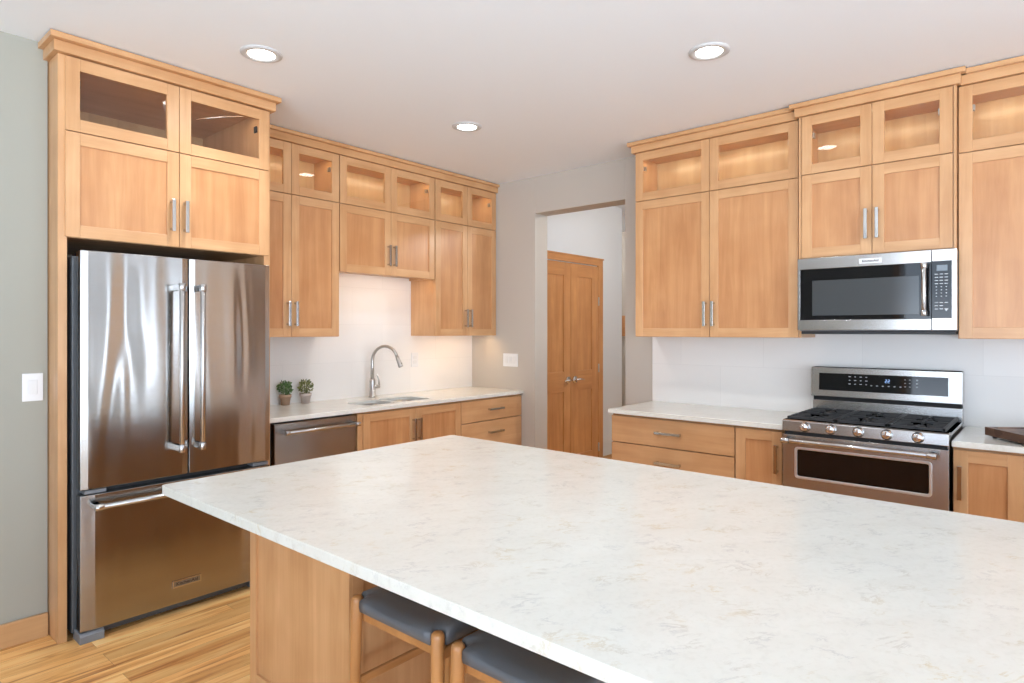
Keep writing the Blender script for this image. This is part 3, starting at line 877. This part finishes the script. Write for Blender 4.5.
# ------------------------------------------------------------------ refrigerator
def fridge():
    root = thing('refrigerator', 'stainless steel french door refrigerator with bottom freezer drawer', 'refrigerator', (0.905, 4.18, 0))
    X = lambda x: x - 0.905
    Y = lambda y: y - 4.18
    MB().box(X(0.896), X(1.836), Y(3.485), Y(4.16), 0.03, 1.80).build('case', M_DARKGREY, root, 0.004)
    g = MB()
    for x0, x1, z0, z1 in ((0.918, 1.380, 0.722, 1.81), (1.392, 1.822, 0.722, 1.81), (0.918, 1.822, 0.07, 0.675)):
        g.box(X(x0), X(x1), Y(3.468), Y(3.484), z0, z1)
    g.build('door_gasket', M_DARK, root)
    def door(name, x0, x1, z0, z1):
        m = MB()
        n = 16; pts = []
        for k in range(n + 1):
            u = k / n; x = x0 + (x1 - x0) * u
            e = min(u, 1 - u) * (x1 - x0)
            rnd = 0.006 * max(0, 1 - e / 0.012) ** 2
            pts.append((X(x), Y(3.398 + rnd)))
        pts += [(X(x1), Y(3.466)), (X(x0), Y(3.466))]
        m.prism(pts, 2, z0, z1)
        return m.build(name, M_SS_FRIDGE, root, 0.002)
    dl = door('door', 0.908, 1.384, 0.712, 1.822)
    dr = door('door', 1.390, 1.832, 0.712, 1.822)
    fz = door('freezer_drawer', 0.908, 1.832, 0.056, 0.684)
    for d, x in ((dl, 1.322), (dr, 1.424)):
        m = MB(); m.cyl((X(x), Y(3.318), 0.845), (X(x), Y(3.318), 1.682), 0.0125, n=24)
        for z in (0.858, 1.669):
            m.cyl((X(x), Y(3.318), z - 0.018), (X(x), Y(3.318), z + 0.018), 0.0165, n=24)
            m.box(X(x) - 0.011, X(x) + 0.011, Y(3.318), Y(3.399), z - 0.015, z + 0.015)
        m.build('handle', M_SS_H, d, 0.002)
    m = MB(); m.cyl((X(0.950), Y(3.325), 0.638), (X(1.790), Y(3.325), 0.638), 0.0125, n=24)
    for x in (0.962, 1.778):
        m.cyl((X(x) - 0.018, Y(3.325), 0.638), (X(x) + 0.018, Y(3.325), 0.638), 0.0165, n=24)
        m.box(X(x) - 0.015, X(x) + 0.015, Y(3.325), Y(3.399), 0.627, 0.649)
    m.build('handle', M_SS_H, fz, 0.002)
    for x in (0.965, 1.775):
        MB().box(X(x) - 0.04, X(x) + 0.05, Y(3.405), Y(3.475), 0.688, 0.706).build('middle_hinge', M_GREYPL, root, 0.002)
        MB().box(X(x) - 0.04, X(x) + 0.03, Y(3.47), Y(3.60), 1.802, 1.822).build('top_hinge_cover', M_DARK, root, 0.003)
    MB().box(X(0.93), X(1.81), Y(3.452), Y(3.49), 0.012, 0.053).build('kick_grille', M_DARKGREY, root, 0.002)
    for x0, x1 in ((0.905, 1.005), (1.735, 1.832)):
        m = MB(); m.prism([(Y(3.398), 0.0), (Y(3.398), 0.034), (Y(3.41), 0.047), (Y(3.50), 0.052), (Y(3.50), 0.0)], 0, X(x0), X(x1))
        m.build('foot', M_GREYPL, root, 0.003)
    # badge
    b = MB().box(X(1.306), X(1.448), Y(3.3935), Y(3.400), 0.138, 0.175).build('badge', M_NICKEL, fz, 0.001)
    MB().box(X(1.312), X(1.442), Y(3.3930), Y(3.3936), 0.144, 0.169).build('badge_plate', simple('badge_plate', (0.35, 0.34, 0.33), 0.35, 1.0), fz)
    lettering('badge_lettering', 'KitchenAid', 0.024, M_LETTER, fz, (X(1.377), Y(3.3925), 0.1565), (pi / 2, 0, 0))
fridge()

# ------------------------------------------------------------------ dishwasher
dw = thing('dishwasher', 'stainless steel dishwasher under the worktop beside the refrigerator', 'dishwasher', (1.99, yA, 0))
MB().box(0.0, 0.60, -DBA + 0.045, -0.02, 0.09, 0.88).build('tub_casing', M_DARKGREY, dw)
MB().box(0.003, 0.600, -DBA - 0.002, -DBA + 0.042, 0.11, 0.872).build('door', M_SS_DW, dw, 0.004)
m = MB(); m.cyl((0.045, -DBA - 0.060, 0.818), (0.590, -DBA - 0.060, 0.818), 0.0115, n=20)
for x in (0.058, 0.577):
    m.cyl((x - 0.015, -DBA - 0.060, 0.818), (x + 0.015, -DBA - 0.060, 0.818), 0.0150, n=20)
    m.box(x - 0.012, x + 0.012, -DBA - 0.06, -DBA - 0.001, 0.808, 0.828)
m.build('handle', M_SS_H, dw, 0.002)
MB().box(0.01, 0.59, -DBA + 0.06, -DBA + 0.075, 0.0, 0.10).build('kick_plate', M_DARK, dw)

# ------------------------------------------------------------------ microwave (local frame on the range wall)
def micro():
    YL_, YR_ = 1.158, 0.380
    w = YL_ - YR_
    root = thing('microwave', 'stainless steel over-the-range microwave with black glass door', 'microwave', (xB, YL_, 1.448), RB)
    D = xB - 3.950; z = lambda a: a - 1.448; L = lambda y: YL_ - y
    H = 1.874 - 1.448
    MB().box(0.004, w - 0.004, -D + 0.035, -0.002, 0.0, H - 0.002).build('casing', M_GREYPL, root, 0.003)
    # door: frame ring with glass
    dm = MB()
    xd = L(0.491)
    gx0, gx1, gz0, gz1 = L(1.143), xd, z(1.512), z(1.810)
    dm.box(0, xd, -D, -D + 0.034, gz1, H).box(0, xd, -D, -D + 0.034, 0.006, gz0).box(0, gx0, -D, -D + 0.034, gz0, gz1)
    d = dm.build('door', M_SS_H, root, 0.0012)
    MB().box(gx0 - 0.001, gx1, -D + 0.0015, -D + 0.02, gz0 - 0.001, gz1 + 0.001).build('door_glass', M_BLACKGLASS, d)
    MB().box(L(1.076), L(0.545), -D + 0.0008, -D + 0.002, z(1.538), z(1.742)).build('window', M_MWMESH, d)
    m = MB(); hx = L(0.517); hy = -D - 0.052
    m.cyl((hx, hy, z(1.530)), (hx, hy, z(1.802)), 0.0115, n=24)
    for zz in (z(1.542), z(1.790)):
        m.cyl((hx, hy, zz - 0.014), (hx, hy, zz + 0.014), 0.0145, n=24)
        m.box(hx - 0.009, hx + 0.009, hy, -D + 0.004, zz - 0.010, zz + 0.010)
    m.build('handle', M_SS_H, d, 0.0015)
    # control side
    p = MB()
    cx0, cx1, cz0, cz1 = L(0.487), L(0.402), z(1.515), z(1.813)
    p.box(L(0.488), w, -D, -D + 0.034, cz1, H).box(L(0.488), w, -D, -D + 0.034, 0.006, cz0).box(cx1, w, -D, -D + 0.034, cz0, cz1)
    p.build('control_frame', M_SS_H, root, 0.0012)
    cp = MB().box(cx0, cx1 + 0.001, -D + 0.001, -D + 0.02, cz0 - 0.001, cz1 + 0.001).build('control_panel', M_BLACKGLASS, root)
    MB().box(L(0.467), L(0.420), -D + 0.0002, -D + 0.0012, z(1.762), z(1.792)).build('display', M_LCD, cp)
    rows = 12
    def key(xx, zz, bw, bh):
        MB().box(xx - bw, xx + bw, -D + 0.0003, -D + 0.0012, zz - bh, zz + bh).build('key_marking', M_MARK, cp)
    for r in range(rows):
        zz = z(1.745) - r * 0.0165
        for c in range(3):
            xx = L(0.468) + c * 0.0215
            big = 0.0055 if 3 < r < 8 else 0.0075
            if r == 8 or (r > 9 and c == 2): continue
            key(xx, zz, big * (0.55 if 3 < r < 8 else 1), 0.0018)
    MB().prism([(L(0.425) - 0.010, z(1.566)), (L(0.425) + 0.010, z(1.566)), (L(0.425), z(1.551))], 1, -D + 0.0003, -D + 0.0012).build('start_key', M_MARK, cp)
    b = MB().box(L(0.830), L(0.718), -D - 0.003, -D + 0.001, z(1.824), z(1.852)).build('badge', M_WHITE, d, 0.0008)
    lettering('badge_lettering', 'KitchenAid', 0.018, M_LETTER, b, (L(0.774), -D - 0.0033, z(1.8375)), (pi / 2, 0, 0))
    MB().box(0.01, w - 0.01, -D + 0.04, -0.05, -0.018, -0.0005).build('vent_underside', M_DARK, root, 0.003)
micro()

# ------------------------------------------------------------------ range
def range_():
    YL_, YR_ = 1.162, 0.386
    w = YL_ - YR_
    root = thing('range', 'stainless steel gas range with five knobs and black grates', 'stove', (xB, YL_, 0), RB)
    D = xB - 3.690; L = lambda y: YL_ - y
    MB().box(0.004, w - 0.004, -D + 0.05, -0.02, 0.03, 0.925).build('body', M_SS, root, 0.003)
    # cooktop deck
    MB().box(0.0, w, -D + 0.02, -0.085, 0.925, 0.941).build('cooktop', M_SS_H, root, 0.003)
    # control panel (slightly sloped front)
    m = MB(); m.prism([(-D + 0.012, 0.952), (-D, 0.946), (-D - 0.004, 0.890), (-D + 0.06, 0.886), (-D + 0.06, 0.952)], 0, 0.0, w)
    cpn = m.build('control_panel', M_SS_H, root, 0.0025)
    for y in (1.042, 0.911, 0.778, 0.648, 0.513):
        x = L(y)
        k = MB(); k.lathe([(0, 0.0), (0.0265, 0.0), (0.0275, 0.005), (0.0225, 0.008), (0.0205, 0.028), (0.018, 0.031), (0, 0.031)], (x, -D + 0.001, 0.919), (0, -1, 0.07), 32)
        k.box(x - 0.0035, x + 0.0035, -D - 0.035, -D - 0.028, 0.903, 0.937)
        k.build('knob', M_KNOB, root)
    # vent slot between panel and door
    MB().box(0.01, w - 0.01, -D + 0.015, -D + 0.06, 0.868, 0.892).build('vent_slot', M_GAP, root)
    # upper oven door
    def door(z0, z1, wz0, wz1, hz):
        m = MB()
        outer = rrect(0.001, w - 0.001, z0, z1, 0.004, 5); inner = rrect(L(1.094), L(0.458), wz0 - 0.006, wz1 + 0.006, 0.016, 5)
        ring_frame(m, outer, inner, 1, -D, -D + 0.045)
        d = m.build('oven_door', M_SS_H, root, 0.001)
        t = MB(); ring_frame(t, rrect(L(1.098), L(0.454), wz0 - 0.010, wz1 + 0.010, 0.019, 5), rrect(L(1.084), L(0.468), wz0 + 0.004, wz1 - 0.004, 0.010, 5), 1, -D - 0.002, -D + 0.012)
        t.build('window_trim', M_SATIN, d, 0.003)
        MB().box(L(1.094), L(0.458), -D + 0.006, -D + 0.02, wz0 - 0.006, wz1 + 0.006).build('oven_window', M_OVENGLASS, d)
        h = MB(); hy = -D - 0.055
        h.cyl((L(1.150), hy, hz), (L(0.432), hy, hz), 0.0125, n=24)
        for x in (L(1.132), L(0.450)):
            h.cyl((x - 0.02, hy, hz), (x + 0.02, hy, hz), 0.0160, n=24)
            h.box(x - 0.012, x + 0.012, hy, -D + 0.002, hz - 0.010, hz + 0.010)
        h.build('handle', M_SS_H, d, 0.002)
    door(0.560, 0.870, 0.640, 0.796, 0.843)
    door(0.100, 0.552, 0.180, 0.450, 0.515)
    MB().box(0.02, w - 0.02, -D + 0.06, -D + 0.10, 0.0, 0.09).build('kick_plate', M_DARK, root)
    # burners and grates
    bx = [L(1.02), L(0.774), L(0.53)]
    def burner(x, y, r):
        m = MB(); m.lathe([(0, 0.018), (r * 0.75, 0.018), (r * 0.8, 0.012), (r, 0.010), (r * 1.05, 0.0)], (x, y, 0.941), n=28)
        m.build('burner', M_IRON, root)
    yf_, yb_ = -D + 0.16, -0.22
    for x in (bx[0], bx[2]): burner(x, yf_, 0.036); burner(x, yb_, 0.030)
    burner(bx[1], (yf_ + yb_) / 2, 0.048)
    gw = (w - 0.03) / 3
    for i in range(3):
        a, b = 0.013 + i * gw, 0.013 + (i + 1) * gw
        y0, y1 = -D + 0.035, -0.100
        g = MB(); z0, z1 = 0.955, 0.968
        for x in (a + 0.002, b - 0.014): g.box(x, x + 0.012, y0, y1, z0 - 0.006, z1)
        for y in (y0, y1 - 0.012, (y0 + y1) / 2 - 0.006): g.box(a + 0.002, b - 0.002, y, y + 0.012, z0, z1)
        cx = (a + b) / 2
        g.box(cx - 0.005, cx + 0.005, y0, y0 + 0.10, z0, z1).box(cx - 0.005, cx + 0.005, y1 - 0.10, y1, z0, z1)
        g.box(cx - 0.005, cx + 0.005, (y0 + y1) / 2 - 0.07, (y0 + y1) / 2 + 0.07, z0, z1)
        for yy in (yf_, yb_, (y0 + y1) / 2):
            g.box(a + 0.004, cx - 0.03, yy - 0.005, yy + 0.005, z0, z1).box(cx + 0.03, b - 0.004, yy - 0.005, yy + 0.005, z0, z1)
        for yy in (yf_ + 0.055, yb_ - 0.055, yf_ - 0.055, yb_ + 0.055):
            g.box(a + 0.004, cx - 0.05, yy - 0.004, yy + 0.004, z0, z1).box(cx + 0.05, b - 0.004, yy - 0.004, yy + 0.004, z0, z1)
        for x in (a + 0.002, b - 0.014):
            for y in (y0, y1 - 0.012): g.box(x, x + 0.012, y, y + 0.012, 0.9405, z0)
        g.build('grate', M_IRON, root, 0.0012)
    # rear riser and console
    MB().box(0.0, w, -0.085, -0.012, 0.925, 1.016).build('rear_riser', M_SS_H, root, 0.002)
    MB().box(0.004, w - 0.004, -0.083, -0.014, 1.016, 1.042).build('console_gap', M_GAP, root)
    m = MB(); m.prism([(-0.012, 1.042), (-0.118, 1.042), (-0.108, 1.222), (-0.012, 1.222)], 0, -0.002, w + 0.002)
    cs = m.build('console', M_SS_H, root, 0.003)
    def yat(z): return -0.118 + 0.010 * (z - 1.042) / 0.18
    def plate(name, y0, y1, z0, z1, lift, mat, parent):
        m = MB(); a, b = yat(z0) - lift, yat(z1) - lift
        m.prism([(a, z0), (b, z1), (b + 0.004, z1), (a + 0.004, z0)], 0, L(y0), L(y1)); return m.build(name, mat, parent)
    gl = plate('control_display', 1.118, 0.448, 1.082, 1.187, 0.0012, M_BLACKGLASS, root)
    def mark(y, z, ww=0.006, hh=0.0035):
        a = yat(z) - 0.0018; MB().box(L(y) - ww / 2, L(y) + ww / 2, a, a + 0.001, z - hh / 2, z + hh / 2).build('key_marking', M_MARK, gl)
    for r, z in enumerate((1.170, 1.148, 1.126)):
        for c in range(4): mark(0.945 - c * 0.030, z, 0.008 if (c + r) % 2 else 0.012)
    for c in range(6): mark(0.828 - c * 0.030, 1.122, 0.009)
    for r, z in enumerate((1.165, 1.145, 1.125)):
        for c, yy in enumerate((0.655, 0.632)): mark(yy, z, 0.007, 0.0025)
        mark(0.596, z, 0.008, 0.007)
    dz = 1.152
    m = MB(); a = yat(dz) - 0.0018
    for i, yy in enumerate((0.752, 0.738)):
        s_ = L(yy); hh = 0.009
        for bx_ in ((s_ - 0.004, s_ + 0.004, dz + hh - 0.001, dz + hh + 0.001), (s_ - 0.004, s_ + 0.004, dz - 0.001, dz + 0.001), (s_ - 0.004, s_ + 0.004, dz - hh - 0.001, dz - hh + 0.001), (s_ + 0.003, s_ + 0.005, dz, dz + hh), (s_ - 0.005, s_ - 0.003, dz - hh, dz)):
            m.box(bx_[0], bx_[1], a, a + 0.001, bx_[2], bx_[3])
    m.build('display_digits', M_DIGIT, gl)
range_()

# ------------------------------------------------------------------ island
IX0, IX1, IY1, IY0 = 0.864, 2.262, 2.350, -1.30
isl = thing('kitchen_island', 'large kitchen island with a pale veined quartz top and maple base', 'kitchen island', (1.56, 0.5, 0))
lx = lambda x: x - 1.56
ly = lambda y: y - 0.5
t_ = slab('island_worktop', rrect(lx(IX0), lx(IX1), ly(IY0), ly(IY1), 0.02, 5), [], 0.884, 0.914, M_QUARTZ, isl, 0.003)
PX, PY0, PY1 = 1.150, 1.652, 2.280
m = MB()
m.box(lx(1.62), lx(2.19), ly(-1.2), ly(PY1 - 0.002), 0.10, 0.883, 0)
m.box(lx(1.66), lx(2.12), ly(-1.18), ly(PY1 - 0.02), 0.0, 0.10, 0)
m.build('island_body', [MV, MY], isl, 0.002)
# end pedestal with framed faces
m = MB()
m.box(lx(PX + 0.010), lx(1.619), ly(PY0 + 0.008), ly(PY1 - 0.008), 0.0, 0.883, 0)
f = 0.028
m.box(lx(PX), lx(PX + 0.012), ly(PY1 - 0.045), ly(PY1), 0.0, 0.883, 0)
m.box(lx(PX), lx(PX + 0.012), ly(PY0), ly(PY0 + 0.016), 0.0, 0.883, 0)
m.box(lx(PX), lx(PX + 0.012), ly(PY0 + 0.016), ly(PY1 - 0.045), 0.0, 0.180, 1)
# face turned to the stools
m.box(lx(PX + 0.012), lx(PX + 0.055), ly(PY0), ly(PY0 + 0.010), 0.0, 0.883, 0)
m.box(lx(1.565), lx(1.619), ly(PY0), ly(PY0 + 0.010), 0.0, 0.883, 0)
m.box(lx(PX + 0.055), lx(1.565), ly(PY0), ly(PY0 + 0.010), 0.0, 0.12, 2)
m.build('pedestal', [MV, MY, MH], isl, 0.0015)

# ------------------------------------------------------------------ stools
def stool(label, x, y):
    # local: front (camera side) = -x; y across
    root = thing('bar_stool', label, 'stool', (x, y, 0), 0, 'bar stools tucked under the island')
    lw, ld = 0.345, 0.36      # leg spacing
    HS = 0.676
    legs = [(-ld / 2, lw / 2), (-ld / 2, -lw / 2), (ld / 2, lw / 2), (ld / 2, -lw / 2)]
    for lx_, ly_ in legs:
        s = 1.08
        m = MB(); p0 = Vector((lx_ * s, ly_ * s, 0)); p1 = Vector((lx_, ly_, HS))
        L = (p1 - p0).length
        prof = [(0, 0), (0.011, 0), (0.012, 0.004), (0.0175, L * 0.8), (0.0180, L - 0.016), (0.0165, L - 0.007), (0.011, L - 0.0015), (0, L)]
        m.lathe(prof, p0, p1 - p0, 24)
        m.build('leg', M_STOOLWOOD, root)
    m = MB()
    for sx in (-1, 1): m.box(sx * (ld / 2 - 0.024) - 0.010, sx * (ld / 2 - 0.024) + 0.010, -lw / 2 + 0.012, lw / 2 - 0.012, 0.596, 0.628, 0)
    for sy in (-1, 1): m.box(-ld / 2 + 0.012, ld / 2 - 0.012, sy * (lw / 2 - 0.004) - 0.010, sy * (lw / 2 - 0.004) + 0.010, 0.596, 0.628, 0)
    m.build('seat_rail', M_STOOLRAIL, root, 0.004)
    for sy in (-1, 1):
        MB().box(-ld / 2, ld / 2, sy * lw / 2 * 1.025 - 0.007, sy * lw / 2 * 1.025 + 0.007, 0.408, 0.432).build('stretcher', M_STOOLRAIL, root, 0.003)
    MB().box(-ld / 2 * 1.04 - 0.007, -ld / 2 * 1.04 + 0.007, -lw / 2, lw / 2, 0.225, 0.250).build('foot_rest', M_STOOLRAIL, root, 0.003)
    # cushion with notches where the leg tops rise
    hx, hy = ld / 2 + 0.010, lw / 2 + 0.012
    out = []
    def seg(p, q, n=10):
        for k in range(n): out.append((p[0] + (q[0] - p[0]) * k / n, p[1] + (q[1] - p[1]) * k / n))
    nr = 0.0215
    cs = [(-1, 1), (-1, -1), (1, -1), (1, 1)]
    corner_pts = []
    for sx, sy in cs:
        c = (sx * ld / 2, sy * lw / 2)
        # arc around the leg on the inner side, from one seat edge to the next
        pa = (sx * hx, c[1] - sy * nr); pb = (c[0] - sx * nr, sy * hy)
        arc = []
        for k in range(9):
            u = k / 8; ang = u * pi / 2
            # inner quarter: from (c.x, c.y - sy nr) to (c.x - sx nr, c.y)
            arc.append((c[0] - sx * nr * sin(ang), c[1] - sy * nr * cos(ang)))
        full = [pa] + arc + [pb]
        corner_pts.append(full)
    seq = [list(reversed(corner_pts[0])), corner_pts[1], list(reversed(corner_pts[2])), corner_pts[3]]
    for i in range(4):
        out += seq[i][:-1]
        seg(seq[i][-1], seq[(i + 1) % 4][0])
    m = MB(); rings = []
    def zt(px, py, s, z):
        dip = 0.020 * (1 - (px / hx) ** 2) * 0.6 + 0.010 * (1 - (py / hy) ** 2)
        return z - dip * max(0.0, 1.0)
    for s, z, dome in ((0.95, 0.630, 0), (0.99, 0.635, 0), (1.0, 0.648, 0), (0.995, 0.667, .5), (0.975, 0.676, 1), (0.93, 0.682, 1), (0.8, 0.686, 1), (0.6, 0.687, 1), (0.35, 0.687, 1)):
        rings.append([m.bm.verts.new((px * s, py * s, z - dome * (0.016 * (1 - (py * s / hy) ** 2)))) for px, py in out])
    for a, b in zip(rings, rings[1:]):
        for k in range(len(a)):
            fce = m.bm.faces.new([a[k], a[(k + 1) % len(a)], b[(k + 1) % len(a)], b[k]]); fce.smooth = True
    m.bm.faces.new(rings[0]); f2 = m.bm.faces.new(rings[-1])
    m.build('seat', M_LEATHER, root)
    return root
s1 = stool('grey leather bar stool under the island nearest the refrigerator', 1.285, 1.374)
s2 = copy_tree(s1); s2.location = (1.28, 0.948, 0)
s2['label'] = 'grey leather bar stool under the island at the bottom photo edge'
tag(s1, group='bar stools tucked under the island')

# ------------------------------------------------------------------ small wall things
def plate_a(label, cat, name, cx, cz, y, w, h, kind):
    root = thing(name, label, cat, (cx, y, cz))
    MB().box(-w / 2, w / 2, -0.006, 0, -h / 2, h / 2).build('cover_plate', M_WHITE, root, 0.002)
    return root
p = plate_a('white rocker light switch on the wall left of the refrigerator', 'light switch', 'light_switch', 0.7795, 1.184, YL - 0.0005, 0.080, 0.130, 1)
MB().box(-0.0175, 0.0175, -0.010, -0.005, -0.034, 0.034).build('rocker', M_TRIMW, p, 0.0015)
p = plate_a('white electrical outlet on the backsplash right of the faucet', 'outlet', 'wall_outlet', 3.652, 1.196, YA - 0.0005, 0.080, 0.125, 2)
for z in (-0.02, 0.02):
    m = MB(); m.prism([(a_, b_ + z) for a_, b_ in rrect(-0.017, 0.017, -0.014, 0.014, 0.006, 3)], 1, -0.0085, -0.005); m.build('socket', M_TRIMW, p)
p = thing('light_switch', 'white triple light switch near the far corner, left of the hall opening', 'light switch', (XB - 0.0005, 3.777, 1.183), RB)
MB().box(-0.088, 0.088, -0.006, 0, -0.060, 0.060).build('cover_plate', M_WHITE, p, 0.002)
for x in (-0.046, 0.0, 0.046): MB().box(x - 0.0165, x + 0.0165, -0.010, -0.005, -0.033, 0.033).build('rocker', M_TRIMW, p, 0.0015)

# cutting board
u = Vector((-0.8, -0.6)); v = Vector((0.6, -0.8))
cb = thing('cutting_board', 'dark end-grain wooden cutting board on the worktop right of the range', 'cutting board', (3.975, 0.268, 0.9145), math.atan2(v.y, v.x))
# local x along v (0.42), local -y along u (0.28)
m = MB()
ring_frame(m, rrect(0, 0.42, -0.28, 0, 0.004, 3), rrect(0.025, 0.395, -0.255, -0.025, 0.004, 3), 2, 0.010, 0.050)
m.box(0.025, 0.395, -0.255, -0.025, 0.010, 0.046)
m.build('board', M_WALNUT, cb, 0.0015)
for x in (0.03, 0.39):
    for y in (-0.25, -0.03): MB().cyl((x, y, 0), (x, y, 0.0105), 0.010).build('rubber_foot', M_DARK, cb)
